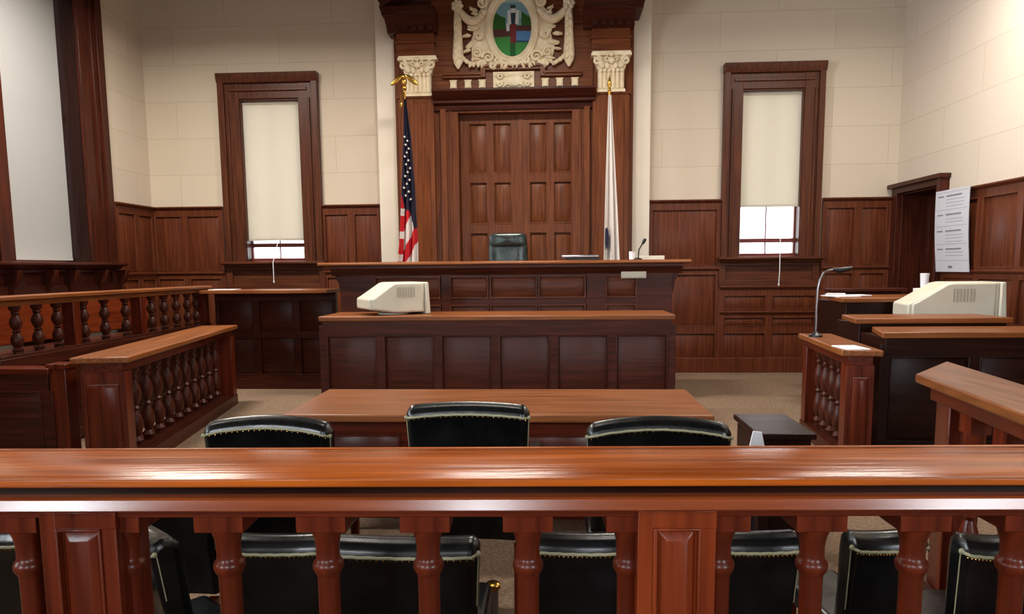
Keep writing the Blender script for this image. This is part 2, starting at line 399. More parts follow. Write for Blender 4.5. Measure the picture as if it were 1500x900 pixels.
# ------------------------------------------------------------------ doorway in the right wall
D = thing('door_1', 'dark open doorway in the right wall', 'door', (XR, 10.2, 0), kind='structure')
mb = MB()
mb.box(XR-.09, XR, 9.5, 9.64, 0, 2.72); mb.box(XR-.13, XR, 9.5, 9.55, 0, 2.72)
mb.box(XR-.09, XR, 10.7, 10.85, 0, 2.72); mb.box(XR-.09, XR, 9.5, 10.85, 2.6, 2.72)
mb.box(XR-.15, XR, 9.47, 10.88, 2.68, 2.735)
mb.box(XR-.02, XR+.34, 9.62, 9.66, 0, 2.62); mb.box(XR-.02, XR+.34, 10.68, 10.72, 0, 2.62); mb.box(XR-.02, XR+.34, 9.62, 10.72, 2.58, 2.62)
obj('door_frame', mb, DARKW['z'], D, bevel=.004)
mb = MB(I((XR+.33, 0, 0)) @ Matrix.Rotation(-PI/2, 4, 'Z'))
mb.box(-10.68, -9.66, 0, .04, .02, 2.58)
for z0, z1 in ((.15, 1.1), (1.25, 2.45)):
    mb.panel(-10.6, -10.2, z0, z1, 0); mb.panel(-10.14, -9.74, z0, z1, 0)
leaf = obj('door_leaf', mb, DARKW['z'], D, bevel=.003)
obj('door_handle', MB().ell((XR+.28, 9.76, 1.15), (.03, .03, .03)), BRASS, leaf)
mb2 = bpy.data.objects['door_handle']; mb2.parent = leaf

# ------------------------------------------------------------------ poster on the right wall
P_ = thing('wall_chart', 'white paper chart with grey lines hanging on the right wall panelling', 'poster', (4.88, 9.15, 1.5))
mb = MB()
def chart(u, v):
    return (4.9-.015*math.sin(v*PI)-.05*v, 9.5-.74*u, 1.5+1.0*v)
mb.grid(chart, 6, 10); mb.grid(lambda u, v: tuple(Vector(chart(1-u, v))+Vector((.006, 0, 0))), 6, 10)
obj('sheet', mb, mat('chart_paper', (198, 198, 206), rough=.7), P_)
mb = MB()
def ln(u0, u1, v, h):
    def g(a, b):
        p = chart(u0+(u1-u0)*a, v+h*(b-.5)); return (p[0]-.003, p[1], p[2])
    mb.grid(g, 8, 1)
for v in (.925, .70, .50, .28):
    ln(.08, .26, v, .014); ln(.34, .8, v, .016)
for v in (.88, .84, .80, .645, .61, .45, .41, .37, .24, .2): ln(.34, .86, v, .004)
ln(.4, .52, .06, .03)
for v in (.97, .76, .56, .34, .14): ln(.04, .96, v, .003)
obj('printed_lines', mb, PRINT, P_)
tag(obj('wall_switch_box', MB().box(4.80, 4.9, 8.42, 8.55, 1.2, 1.34).box(4.795, 4.8, 8.46, 8.51, 1.24, 1.3), PAPER, bevel=.006),
    'small white box on the right wall just below the paper chart', 'wall box') if False else None

# ------------------------------------------------------------------ central door and surround
YF = 10.65; YS = YB-.008
DS = thing('door_surround', 'tall carved wooden portal around the double door behind the bench', 'door surround', (-.55, YF, .6))
mb = MB()
for a, b in ((-2.244, -1.686), (.55, 1.148)):                 # pilasters
    mb.box(a-.02, b+.02, YF, YS, .6, 5.0)
mb.box(-1.75, -1.58, YF+.01, YS, .6, 5.0); mb.box(.52, .66, YF+.01, YS, .6, 5.0)
obj('backing', mb, OAK['z'], DS)
for k, (a, b) in enumerate(((-2.2, -1.69), (.59, 1.10))):
    mb = MB(); mb.box(a, b, YF-.1, YF, .6, 4.06)
    mb.box(a-.03, b+.03, YF-.13, YF, .6, .95)
    mb.box(a+.07, b-.07, YF-.108, YF-.1, 1.1, 3.95)
    mb.box(a-.02, b+.02, YF-.12, YF, 4.03, 4.07)
    obj('pilaster', mb, OAK['z'], DS, bevel=.006)
# inner casing round the doors
mb = MB()
for a, s in ((-1.60, 1), (.55, -1)):
    mb.box(a, a+s*.25, YF-.02, YS, .6, 3.88); mb.box(a, a+s*.08, YF-.07, YF, .6, 3.88); mb.box(a+s*.13, a+s*.15, YF-.045, YF, .6, 3.86)
mb.box(-1.60, .55, YF-.02, YS, 3.83, 3.95)
obj('architrave', mb, OAK['z'], DS, bevel=.006)
mb = MB()
mb.prism_x([(YS, 3.86), (YF-.05, 3.86), (YF-.07, 3.93), (YF-.13, 3.95), (YF-.13, 3.985), (YF-.2, 4.03), (YF-.26, 4.09), (YF-.26, 4.12), (YS, 4.12)], -1.69, .62)
obj('lintel', mb, DARKW['x'], DS, bevel=.004)
mb = MB()
mb.box(-1.7, .59, YF-.05, YS, 4.1, 6.0)                        # panel field above door
obj('upper_panel', mb, OAK['x'], DS)
mb = MB()
def step(z, h, dep, up):
    for a, b, dz in ((-1.55, -.97, 0), (-.97, -.12, up), (-.12, .43, 0)):
        mb.box(a, b, YF-.05-dep, YF-.05, z+dz, z+dz+h)
step(4.30, .04, .06, .1); step(4.335, .03, .09, .1)
for x in (-.97, -.12): mb.box(x-.035, x+.035, YF-.13, YF-.05, 4.30, 4.46)
mb.box(-1.62, .5, YF-.09, YF-.05, 4.115, 4.14)
obj('frieze_moulding', mb, OAK['x'], DS, bevel=.005)
for x in (-1.40, -1.19, -.985, -.085, .12, .335):
    mb = MB(); mb.box(x-.045, x+.045, YF-.09, YF-.05, 4.15, 4.27); mb.box(x-.03, x+.03, YF-.105, YF-.09, 4.165, 4.255); mb.box(x-.055, x+.055, YF-.095, YF-.05, 4.26, 4.275)
    obj('frieze_block', mb, CREAMC, DS, bevel=.006)
# small carved cartouche
mb = MB(); cx = -.535
mb.box(cx-.29, cx+.29, YF-.08, YF-.05, 4.15, 4.375); mb.ell((cx, YF-.09, 4.25), (.16, .04, .085), rot=0)
for s in (-1, 1):
    for rr, z in ((.055, 4.31), (.045, 4.20)):
        pts = [(cx+s*.2+rr*(1-t/14)*math.cos(t*.75)*s, YF-.1-.002*t, z+rr*(1-t/14)*math.sin(t*.75)) for t in range(13)]
        mb.tube(pts, .016, 6)
    mb.ell((cx+s*.1, YF-.1, 4.2), (.05, .02, .02), rot=s*.6); mb.ell((cx+s*.1, YF-.1, 4.31), (.05, .02, .02), rot=-s*.6)
obj('carved_cartouche', mb, CREAMC, DS, bevel=.004)
# capitals
def capital(x):
    mb = MB(); y = YF-.1; w = .18
    mb.box(x-w, x+w, y-.03, YF, 4.06, 4.38)
    mb.box(x-w-.015, x+w+.015, y-.045, YF, 4.055, 4.09)
    for k in range(6):
        xx = x-w+.03+k*(2*w-.06)/5; mb.tube([(xx, y-.035, 4.10), (xx, y-.037, 4.22), (xx, y-.04, 4.33)], [.022, .024, .02], 8)
        mb.ell((xx, y-.05, 4.345), (.03, .025, .035))
    mb.prism_y([(x-w-.01, 4.36), (x+w+.01, 4.36), (x+w+.07, 4.54), (x-w-.07, 4.54)], y-.05, YF)
    mb.box(x-w-.1, x+w+.1, y-.09, YF, 4.54, 4.575); mb.box(x-w-.085, x+w+.085, y-.07, YF, 4.575, 4.6)
    for s in (-1, 1):
        pts = [(x+s*(w+.02)+.065*(1-t/15)*math.cos(PI/2+t*.7)*s, y-.075, 4.475+.065*(1-t/15)*math.sin(PI/2+t*.7)) for t in range(13)]
        mb.tube(pts, .02, 7)
        mb.ell((x+s*(w-.04), y-.07, 4.42), (.045, .03, .06), rot=s*.4); mb.ell((x+s*.06, y-.075, 4.40), (.035, .03, .05), rot=s*.2)
        pts = [(x+s*.05+.04*(1-t/13)*math.cos(PI/2-t*.7)*s, y-.08, 4.49+.04*(1-t/13)*math.sin(PI/2-t*.7)) for t in range(11)]
        mb.tube(pts, .014, 6)
    mb.ell((x, y-.085, 4.47), (.05, .03, .045)); mb.ell((x, y-.09, 4.55), (.04, .03, .035))
    return mb
for x in (-1.90, .842): obj('capital', capital(x), CREAMC, DS, bevel=.003)
# entablature blocks, cornices and raking pediment ends
for s, a, b in ((-1, -2.2, -1.66), (1, .57, 1.11)):
    mb = MB()
    mb.box(a, b, YF-.12, YS, 4.6, 5.02); mb.box(a-.02, b+.02, YF-.15, YS, 4.6, 4.64); mb.box(a-.02, b+.02, YF-.15, YS, 4.78, 4.81)
    obj('entablature_block', mb, OAK['x'], DS, bevel=.005)
    mb = MB()
    mb.prism_x([(YS, 4.92), (YF-.16, 4.92), (YF-.2, 4.98), (YF-.3, 5.03), (YF-.34, 5.10), (YF-.42, 5.13), (YF-.42, 5.2), (YS, 5.2)], a-.12, b+.05)
    for k in range(5):
        xx = a+.04+k*(b-a-.08)/4; mb.box(xx-.03, xx+.03, YF-.24, YF-.1, 4.93, 5.0)
    obj('cornice', mb, DARKW['x'], DS, bevel=.006)
    o_ = a-.16 if s < 0 else b+.16
    i_ = o_-s*1.0
    mb = MB()
    mb.prism_y([(o_, 5.16), (o_-s*.02, 5.30), (i_, 6.02), (i_, 5.8)][::s], YF-.46, YS)
    mb.prism_y([(o_+s*.03, 5.28), (o_-s*.02, 5.36), (i_, 6.08), (i_, 5.98)][::s], YF-.52, YS)
    mb.prism_y([(o_-s*.02, 5.08), (o_-s*.25, 5.1), (o_-s*.25, 5.2), (o_+s*.01, 5.22)][::s], YF-.4, YS)
    obj('pediment_arm', mb, DARKW['x'], DS, bevel=.008)
mb = MB(); mb.box(-2.16, -1.7, YF-.02, YS, 5.2, 6.0); mb.box(.6, 1.06, YF-.02, YS, 5.2, 6.0); obj('tympanum', mb, DARKW['x'], DS)

# double door: two leaves
DD = thing('door_2', 'panelled brown double door behind the bench', 'door', (-.46, 10.8, .6), kind='structure')
for a, b, nm in ((-1.34, -.466, 'l'), (-.456, .42, 'r')):
    mb = MB(); y = 10.8
    mb.box(a, b, y+.045, y+.08, .6, 3.84)
    c = (a+b)/2; us = [(a, a+.12), (c-.04, c+.04), (b-.12, b)]
    for u in us: mb.box(u[0], u[1], y, y+.045, .6, 3.84)
    zr = [(.6, .85), (2.0, 2.22), (2.86, 3.08), (3.72, 3.84)]
    rows = [(.85, 1.24), (1.36, 2.13), (2.25, 2.87), (2.99, 3.72)]
    for z0, z1 in ((.6, .85), (1.24, 1.36), (2.13, 2.25), (2.87, 2.99), (3.70, 3.84)): mb.box(a, b, y, y+.045, z0, z1)
    for z0, z1 in rows:
        mb.panel(a+.12, c-.04, z0, z1, y, d=.028, m=.10, back=.04); mb.panel(c+.04, b-.12, z0, z1, y, d=.028, m=.10, back=.04)
    if nm == 'r': mb.box(a-.03, a+.03, y-.015, y, .6, 3.84)
    l = obj('door_leaf', mb, OAK['z'], DD, bevel=.003)
    k = obj('door_knob', MB().ell((a+.07 if nm == 'r' else b-.07, y-.04, 1.62), (.03, .03, .03)), BRASS, DD); k.parent = l

# ------------------------------------------------------------------ coat of arms
CA = thing('coat_of_arms', 'carved cream crest with an oval painting of a figure above the door', 'emblem', (-.56, YF-.05, 4.4))
cx, cz, y0 = -.55, 4.965, YF-.06
ea, eb = .298, .425
PALC = [('sky', (112, 150, 160)), ('tree', (44, 92, 34)), ('grass', (56, 132, 62)), ('lake', (76, 120, 168)), ('hill', (78, 44, 40)), ('white', (206, 208, 206)), ('skirt', (110, 40, 44)), ('shade', (46, 62, 66)), ('legs', (28, 84, 36)), ('lightsky', (150, 176, 176)), ('navy', (40, 70, 100))]
PM = [mat('crest_paint_'+n, c, rough=.6, spec=.2) for n, c in PALC]
def crest(p, q):
    r = math.hypot(p, q)
    if r > .93: return 10 if q > .2 else 1
    ax = abs(p-.06)
    if q > .46 and q < .72 and ax < .12: return 7 if q > .6 else 5
    if .1 < q < .55 and ax < .26:
        if ax > .13-.1*(.5-q): return 5
        return 7
    if -.12 < q < .12 and -.26 < p < -.12: return 5
    if -.5 < q <= .1 and -.08 < p < .2: return 6
    if q <= -.5 and -.1 < p < .16: return 8
    if q > .42+.1*math.sin(p*5): return 0 if q < .8 else 9
    if p < -.3: return 1 if q > -.05 else (4 if q > -.3 else 2)
    if q > .3: return 9 if p < .45 else 1
    if q > .05: return 1 if p > .45 else 0
    if q > -.12: return 4
    if q > -.48 and p > .15: return 3 if q > -.42 else 10
    if q > -.3: return 4
    return 2
mb = MB(); NR, NA = 64, 150
def disc(u, v):
    r = v; a = 2*PI*u; return (cx+ea*r*math.cos(a), y0-.075+.03*r*r, cz+eb*r*math.sin(a))
mb.grid(disc, NA, NR, mf=lambda u, v: crest(v*math.cos(2*PI*u), v*math.sin(2*PI*u)))
obj('painted_oval', mb, PM, CA)
mb = MB()
for rr, k in ((.03, 1.09), (.016, 1.0), (.018, 1.2)):
    pts = [(cx+ea*k*math.cos(t*2*PI/48), y0-.07-(.01 if k > 1.05 else 0), cz+eb*k*math.sin(t*2*PI/48)) for t in range(49)]
    mb.tube(pts, rr, 8)
obj('oval_frame', mb, CREAMC, CA)
# carved ground plate behind the oval
def WID(a):
    s_ = -math.sin(a); return (.34*abs(math.cos(a))**.6*max(0, min(1, .75+s_))+.35*max(0, s_)*abs(math.cos(a)))
mb = MB(); prof = []
for i in range(56):
    a = 2*PI*i/56
    k = 1.42+.09*math.sin(a*9)+.05*math.sin(a*17+1)
    k += WID(a)
    prof.append((cx+ea*1.13*k*math.cos(a), max(cz+eb*k*math.sin(a), 4.42)))
mb.prism_y(prof, y0-.05, y0+.01)
obj('carved_ground', mb, CREAMC, CA, bevel=.015)
mb = MB(); rnd = random.Random(3)                                 # acanthus leaves curling round the ground
for ring, (k, n, sz) in enumerate(((1.34, 22, .075), (1.55, 26, .06))):
    for i in range(n):
        a = 2*PI*(i+.5*ring)/n
        kk = k+WID(a)
        x = cx+ea*1.15*kk*math.cos(a); z = cz+eb*kk*math.sin(a)
        if z < 4.45: z = 4.45+rnd.uniform(0, .04)
        s_ = sz*rnd.uniform(.8, 1.3)
        mb.ell((x, y0-.06, z), (s_*.42, .03, s_), rot=PI/2-a+rnd.uniform(-.6, .6), u=10, w=6)
        mb.ell((x+.02*math.cos(a), y0-.085, z+.02*math.sin(a)), (s_*.2, .02, s_*.8), rot=PI/2-a+rnd.uniform(-.5, .5), u=8, w=6)
obj('carved_leaves', mb, CREAMC, CA, smooth=60)
mb = MB()                                                          # scrolls
for s in (-1, 1):
    for (x, z, r, ph) in ((.34, 4.56, .09, 0), (.2, 4.52, .06, 2), (.5, 4.62, .07, 1), (.47, 4.86, .06, 2.4), (.42, 5.3, .08, 2), (.34, 5.42, .07, 1)):
        pts = [(cx+s*(x+r*(1-t/18)*math.cos(ph+t*.6)), y0-.09, z+r*(1-t/18)*math.sin(ph+t*.6)) for t in range(16)]
        obj('scroll', MB().tube(pts, [.026*(1-t/24) for t in range(16)], 7), CREAMC, CA, smooth=60)
mb.ell((cx, y0-.09, 4.475), (.09, .035, .04)); mb.ell((cx-.13, y0-.09, 4.54), (.1, .03, .025), rot=.3); mb.ell((cx+.13, y0-.09, 4.54), (.1, .03, .025), rot=-.3)
obj('bottom_shell', mb, CREAMC, CA, smooth=60)
for s in (-1, 1):
    dx = .77 if s < 0 else .80
    mb = MB(); X = cx+s*dx; X2 = cx+s*.36
    pts = [(X2+(X-X2)*t/12, y0-.07, 5.2+(.06*t/12)-.17*math.sin(PI*t/12)) for t in range(13)]
    mb.tube(pts, [.03+.035*math.sin(PI*t/12) for t in range(13)], 10)
    for t in range(1, 12): mb.ell(tuple(Vector(pts[t])+Vector((0, -.03, 0))), (.03, .03, .045), rot=.5*s)
    obj('swag', mb, CREAMC, CA, smooth=60)
    mb = MB(); mb.ell((X, y0-.06, 5.27), (.075, .05, .075))
    for k in range(7): a = k*2*PI/7; mb.ell((X+.055*math.cos(a), y0-.07, 5.27+.055*math.sin(a)), (.034, .03, .034))
    mb.ell((X, y0-.1, 5.27), (.03, .025, .03)); obj('rosette', mb, CREAMC, CA, smooth=60)
    mb = MB(); zs = [5.22, 5.12, 5.0, 4.92, 4.8, 4.68, 4.58, 4.5, 4.42]; rs = [.045, .055, .062, .058, .066, .075, .08, .065, .015]
    mb.tube([(X, y0-.06, z) for z in zs], rs, 10, flat=.6)
    for z, w in ((5.06, .05), (4.97, .055), (4.86, .055), (4.75, .06), (4.66, .065), (4.57, .07)):
        mb.ell((X-.02, y0-.1, z), (w*.5, .02, w*.9), rot=.35); mb.ell((X+.025, y0-.1, z+.03), (w*.5, .02, w*.9), rot=-.35)
    for (dx_, dz, r_) in ((.07, 4.56, .035), (.12, 4.52, .032), (.17, 4.49, .03), (.21, 4.47, .028)):
        mb.ell((X-s*dx_, y0-.06, dz), (r_, .03, r_*1.4), rot=s*.7)
    obj('leaf_drop', mb, CREAMC, CA, smooth=60)

# ------------------------------------------------------------------ judge's bench
JB = thing('judges_bench', 'long panelled wooden bench in front of the central door', 'bench', (-.6, 8.9, 0))
mb = MB(); a, b = -2.55, 1.42
mb.box(a, b, 8.62, 8.66, 0, 1.62); mb.box(a, a+.05, 8.64, 9.35, 0, 1.62); mb.box(b-.05, b, 8.64, 9.35, 0, 1.62)
pil = [a, -2.02, -.9+.4, .55, 1.06]
for x0, x1 in ((a, a+.42), (-1.32, -1.22), (.42, .64), (1.0, b)):
    mb.box(x0, x1, 8.57, 8.63, 0, 1.56)
for z0, z1 in ((1.5, 1.62), (1.16, 1.24), (.5, .6), (0, .2)): mb.box(a, b, 8.58, 8.63, z0, z1)
obj('body', mb, DARKW['x'], JB, bevel=.004)
mb = MB()
xs = [-2.13, -1.32, -.74, -.16, .42]
for i in range(4):
    for z0, z1 in ((1.24, 1.50), (.6, 1.16)): mb.panel(xs[i]+(.1 if i == 1 else .0), xs[i+1]-.02, z0, z1, 8.58, d=.02, m=.055, back=.03)
for z0, z1 in ((1.24, 1.50), (.6, 1.16)): mb.panel(.64, 1.0, z0, z1, 8.58, d=.02, m=.055, back=.03)
obj('front_panels', mb, WAIN['x'], JB)
mb = MB()
mb.prism_x([(9.36, 1.635), (8.5, 1.635), (8.48, 1.645), (8.48, 1.665), (8.5, 1.68), (9.36, 1.68)], -2.8, 1.62)
obj('bench_top', mb, TOPW['x'], JB, bevel=.005)
mb = MB()
mb.prism_x([(8.6, 1.52), (8.57, 1.52), (8.55, 1.57), (8.51, 1.6), (8.51, 1.635), (8.6, 1.635)], -2.66, 1.53)
for X0, s in ((-2.55, -1), (1.42, 1)):
    mb.prism_y([(X0, 1.635), (X0, 1.3), (X0+s*.015, 1.3), (X0+s*.03, 1.42), (X0+s*.12, 1.6), (X0+s*.14, 1.635)][::-s], 8.6, 9.3)
obj('bed_moulding', mb, DARKW['x'], JB, bevel=.004)
obj('name_plate', MB().box(.83, 1.1, 8.545, 8.562, 1.475, 1.53).box(.82, 1.11, 8.56, 8.575, 1.465, 1.54), CREAMP, JB, bevel=.003)['label'] = 'small pale name plate'
# things on the bench
LP = thing('laptop', 'closed dark laptop with a silver lid lying on the bench', 'laptop', (.36, 8.85, 1.68))
obj('base', MB().box(.17, .58, 8.72, 9.02, 1.682, 1.712), BLACKP, LP, bevel=.006)
obj('lid', MB().box(.12, .56, 8.70, 9.0, 1.716, 1.742), STEEL, LP, bevel=.008)
tag(obj('paper_tray', MB().box(1.02, 1.34, 8.7, 8.95, 1.682, 1.692).box(1.02, 1.34, 8.7, 8.71, 1.682, 1.725).box(1.02, 1.34, 8.94, 8.95, 1.682, 1.725).box(1.02, 1.03, 8.7, 8.95, 1.682, 1.725).box(1.33, 1.34, 8.7, 8.95, 1.682, 1.725), CREAMP, bevel=.003),
    'small pale desk tray on the right end of the bench', 'tray')
tag(obj('cup', MB().lathe([(.03, 0), (.036, .005), (.038, .09), (.04, .1), (.034, .1), (.031, .01)], (.97, 8.8, 1.682), 18), PAPER),
    'small white cup standing on the bench beside the desk tray', 'cup')
mi = thing('microphone', 'short black desk microphone on the bench beside the pale tray', 'microphone', (1.02, 8.62, 1.68))
obj('base', MB().lathe([(.05, 0), (.05, .012), (.03, .02), (.01, .025)], (1.02, 8.62, 1.68), 16), BLACKP, mi)
obj('stem', MB().tube([(1.02, 8.62, 1.70), (1.03, 8.62, 1.8), (1.075, 8.6, 1.88)], .008, 8), BLACKP, mi)
obj('head', MB().tube([(1.07, 8.6, 1.865), (1.085, 8.595, 1.895), (1.1, 8.59, 1.925)], [.014, .02, .016], 10), BLACKP, mi)

# ------------------------------------------------------------------ judge's chair
JC = local('judges_chair', 'dark green leather high-back chair behind the middle of the bench', 'chair', (-.575, 9.55, .6))
mb = MB()
def jback(w, d, z0, z1, y):
    prof = []
    n = 28
    for i in range(n):
        a = 2*PI*i/n; e = .38
        sx = math.copysign(abs(math.cos(a))**e, math.cos(a)); sz = math.copysign(abs(math.sin(a))**e, math.sin(a))
        prof.append((sx*w, (z0+z1)/2+sz*(z1-z0)/2))
    return prof
M_ = MB(); pr = jback(.262, 0, .52, 1.45, 0)
def shell(mb, prof, y0, y1, puff):
    n = len(prof); cxx = sum(p[0] for p in prof)/n; czz = sum(p[1] for p in prof)/n
    rings = []
    for k, (s, y) in enumerate(((.0, y0-puff), (.5, y0-puff*.85), (.82, y0-puff*.5), (.96, y0-.0), (1, y0+(y1-y0)*.5), (.96, y1), (.82, y1+puff*.5), (.5, y1+puff*.85), (.0, y1+puff))):
        rings.append([(cxx+(p[0]-cxx)*s if s else cxx, y, czz+(p[1]-czz)*(s if s else 0)) for p in prof])
    vs = [v for r in rings for v in r]
    mb.add(vs, [(i*n+k, (i+1)*n+k, (i+1)*n+(k+1)%n, i*n+(k+1)%n) for i in range(len(rings)-1) for k in range(n)])
shell(M_, pr, -.05, .02, .035); obj('backrest', M_, GREENL, JC)
M_ = MB(); shell(M_, [(x*1.0, z) for x, z in jback(.25, 0, 1.27, 1.455, 0)], -.075, .05, .03); obj('head_cushion', M_, GREENL, JC)
M_ = MB(); M_.box(-.26, .26, -.5, .0, .42, .54); obj('seat', M_, GREENL, JC, bevel=.04, seg=4)
for s in (-1, 1):
    M_ = MB(); M_.box(s*.3-.035, s*.3+.035, -.42, -.05, .66, .70); M_.box(s*.3-.02, s*.3+.02, -.3, -.25, .45, .67); obj('armrest', M_, GREENL, JC, bevel=.015)
M_ = MB(); M_.lathe([(.03, .1), (.03, .43)], (0, -.25, 0), 12)
for k in range(5):
    a = k*2*PI/5; M_.tube([(0, -.25, .1), (.28*math.cos(a), -.25+.28*math.sin(a), .06)], [.025, .018], 8); M_.ell((.28*math.cos(a), -.25+.28*math.sin(a), .03), (.03, .03, .03))
obj('swivel_base', M_, BLACKP, JC)
JC.rotation_euler[2] = 0

# ------------------------------------------------------------------ flags
def cloth(mb, path, folds, mf, nu=44, nv=90):
    """hanging flag: path(v) -> (x_left, x_right, z, y, fold depth)"""
    def g(u, v):
        xl, xr, z, y, dep = path(v)
        return (xl+(xr-xl)*u, y-dep*math.sin(u*folds*PI+v*1.3)-dep*.4*math.sin(u*folds*2.3*PI+1), z)
    mb.grid(g, nu, nv, mf=mf)
NAVY = mat('flag_navy', (36, 36, 54), rough=.8, spec=.2); RED = mat('flag_red', (186, 34, 42), rough=.8, spec=.2); WHT = mat('flag_white', (212, 204, 198), rough=.8, spec=.2)
F1 = thing('american_flag', 'stars and stripes flag draped on a pole left of the central door', 'flag', (-2.0, 9.9, .6), group='flags beside the judges bench')
def pole(px, py, z1, par, finial):
    obj('flagpole', MB().lathe([(.016, .05), (.016, z1-.6)], (px, py, .6), 14), BRASS, par)
    obj('pole_base', MB().lathe([(.15, 0), (.15, .03), (.1, .05), (.04, .07), (.03, .12)], (px, py, .6), 20), BRASS, par)
    mb = MB()
    if finial == 'eagle':
        mb.ell((px, py, z1+.03), (.03, .03, .035)); mb.ell((px, py, z1+.11), (.035, .03, .06), rot=.2)
        mb.ell((px-.1, py, z1+.14), (.035, .012, .11), rot=.9); mb.ell((px+.1, py, z1+.14), (.035, .012, .11), rot=-.9)
        mb.ell((px-.01, py-.01, z1+.18), (.025, .02, .03)); mb.tube([(px-.02, py-.01, z1+.18), (px-.055, py-.01, z1+.17)], [.01, .003], 6)
    else:
        mb.ell((px, py, z1+.02), (.025, .025, .025)); mb.lathe([(.012, 0), (.03, .06), (.02, .1), (.002, .18)], (px, py, z1+.03), 10)
    obj('finial', mb, BRASS, par)
pole(-1.985, 9.95, 4.0, F1, 'eagle')
def path1(v):
    z = 3.87-v*(3.87-1.35)
    w = np.interp(v, [0, .2, .45, .6, .75, .9, 1], [.03, .10, .17, .20, .24, .28, .29])
    c = np.interp(v, [0, .2, .45, .6, .75, .9, 1], [-1.965, -1.945, -1.95, -1.955, -1.96, -1.985, -1.99])
    return (c-w/2, c+w/2, z, 9.86, .012+.045*v)
def mf1(u, v):
    edge = .585+.1*(u-.2)+.03*math.sin(u*9)
    if u < .38: edge = .50+.35*u
    if v < edge: return 0
    if u < .20: return 1 if (v*13) % 1.6 < 1.05 else 2
    t = (v*1.55+u*.30)*3.05
    return 1 if (t % 1) < .47 else 2
mb = MB(); cloth(mb, path1, 5, mf1, 48, 130); obj('flag_cloth', mb, [NAVY, RED, WHT], F1)
mb = MB(); rnd = random.Random(5)
for k in range(17):
    v = .2+.35*k/17; xl, xr, z, y, d = path1(v); u = .2+.6*((k*.618) % 1)
    x = xl+(xr-xl)*u; r = .017
    pts = []
    for q in range(10):
        a = PI/2+q*PI/5; rr = r if q % 2 == 0 else r*.42; pts.append((x+rr*math.cos(a), z+rr*math.sin(a)))
    obj('star', MB().prism_y(pts, y-d-.022, y-d*.2), WHT, F1)
mb = MB(); mb.tube([(-2.0, 9.93, 3.97), (-2.03, 9.9, 3.9), (-2.02, 9.9, 3.84)], .012, 6); mb.ell((-2.02, 9.9, 3.8), (.018, .018, .05)); obj('tassel', mb, BRASS, F1)

F2 = thing('state_flag', 'white state flag with a blue emblem draped on a pole right of the central door', 'flag', (.775, 9.9, .6), group='flags beside the judges bench')
pole(.775, 9.95, 3.93, F2, 'spear')
def path2(v):
    z = 3.86-v*(3.86-1.35)
    w = np.interp(v, [0, .3, .6, 1], [.04, .11, .17, .24]); c = np.interp(v, [0, 1], [.775, .815])
    return (c-w/2, c+w/2, z, 9.86, .01+.035*v)
mb = MB(); cloth(mb, path2, 4, lambda u, v: 0, 40, 60); obj('flag_cloth', mb, WHT, F2)
mb = MB()
sh = [(.718, 2.10), (.742, 2.13), (.762, 2.08), (.77, 1.98), (.76, 1.88), (.735, 1.83), (.722, 1.93)]
mb.prism_y(sh[::-1], 9.795, 9.83); obj('blue_emblem', mb, NAVY, F2)

# ------------------------------------------------------------------ jury box (left)
def turned(h, r, sq=.0, seg=14, blocks=True):
    """turned baluster profile (r,z) of height h"""
    return [(r*.75, 0), (r*.75, h*.04), (r*1.0, h*.07), (r*.55, h*.12), (r*.95, h*.2), (r*1.05, h*.28), (r*.85, h*.36), (r*.5, h*.43), (r*.8, h*.46), (r*.5, h*.49),
            (r*.85, h*.56), (r*1.05, h*.64), (r*.9, h*.72), (r*.5, h*.8), (r*.75, h*.84), (r*.55, h*.87), (r*.95, h*.93), (r*.95, h)]
JX = -4.6
J = thing('jury_box', 'dark jury box with turned balusters along the left wall', 'jury box', (JX, 7.4, 0))
mb = MB(); mb.box(XL+.12, JX+.06, 5.6, 9.3, 0, .86)
for z in (.02, .78): mb.box(JX-.1, JX+.09, 5.58, 9.32, z, z+.1)
for k in range(7): mb.box(JX+.05, JX+.08, 5.6+k*.53, 5.7+k*.53, .1, .8)
obj('base', mb, DARKW['y'], J, bevel=.005)
mb = MB(); mb.box(JX-.07, JX+.07, 5.62, 9.28, .86, .905); obj('bottom_rail', mb, DARKW['y'], J, bevel=.006)
mb = MB(); mb.box(JX-.11, JX+.11, 5.58, 9.3, 1.365, 1.40); mb.box(JX-.06, JX+.06, 5.62, 9.28, 1.315, 1.365); obj('top_rail', mb, TOPW['y'], J, bevel=.008)
ys = [5.9, 6.16, 6.42, 6.8, 7.13, 7.5, 8.0, 8.27, 8.55, 8.82, 9.05]
for y in ys:
    mb = MB(); mb.lathe([(r_, z_) for r_, z_ in turned(.41, .05)], (JX, y, .905), 14); obj('baluster', mb, DARKW['z'], J)
for y in (6.62, 7.74, 9.22):
    mb = MB(); mb.box(JX-.06, JX+.06, y-.05, y+.05, .86, 1.365); obj('post', mb, BALW['z'], J, bevel=.006)
# jury bench seat behind the balusters
mb = MB(); mb.box(-5.75, -5.25, 5.75, 9.2, 1.1, 1.15)
for y in (5.8, 7.4, 9.1): mb.box(-5.7, -5.3, y-.03, y+.03, .86, 1.1)
obj('jury_seat', mb, POSTW['y'], J, bevel=.01)
obj('jury_backrest', MB().box(-5.3, -5.24, 5.75, 9.2, .9, 1.3), POSTW['y'], J, bevel=.01)
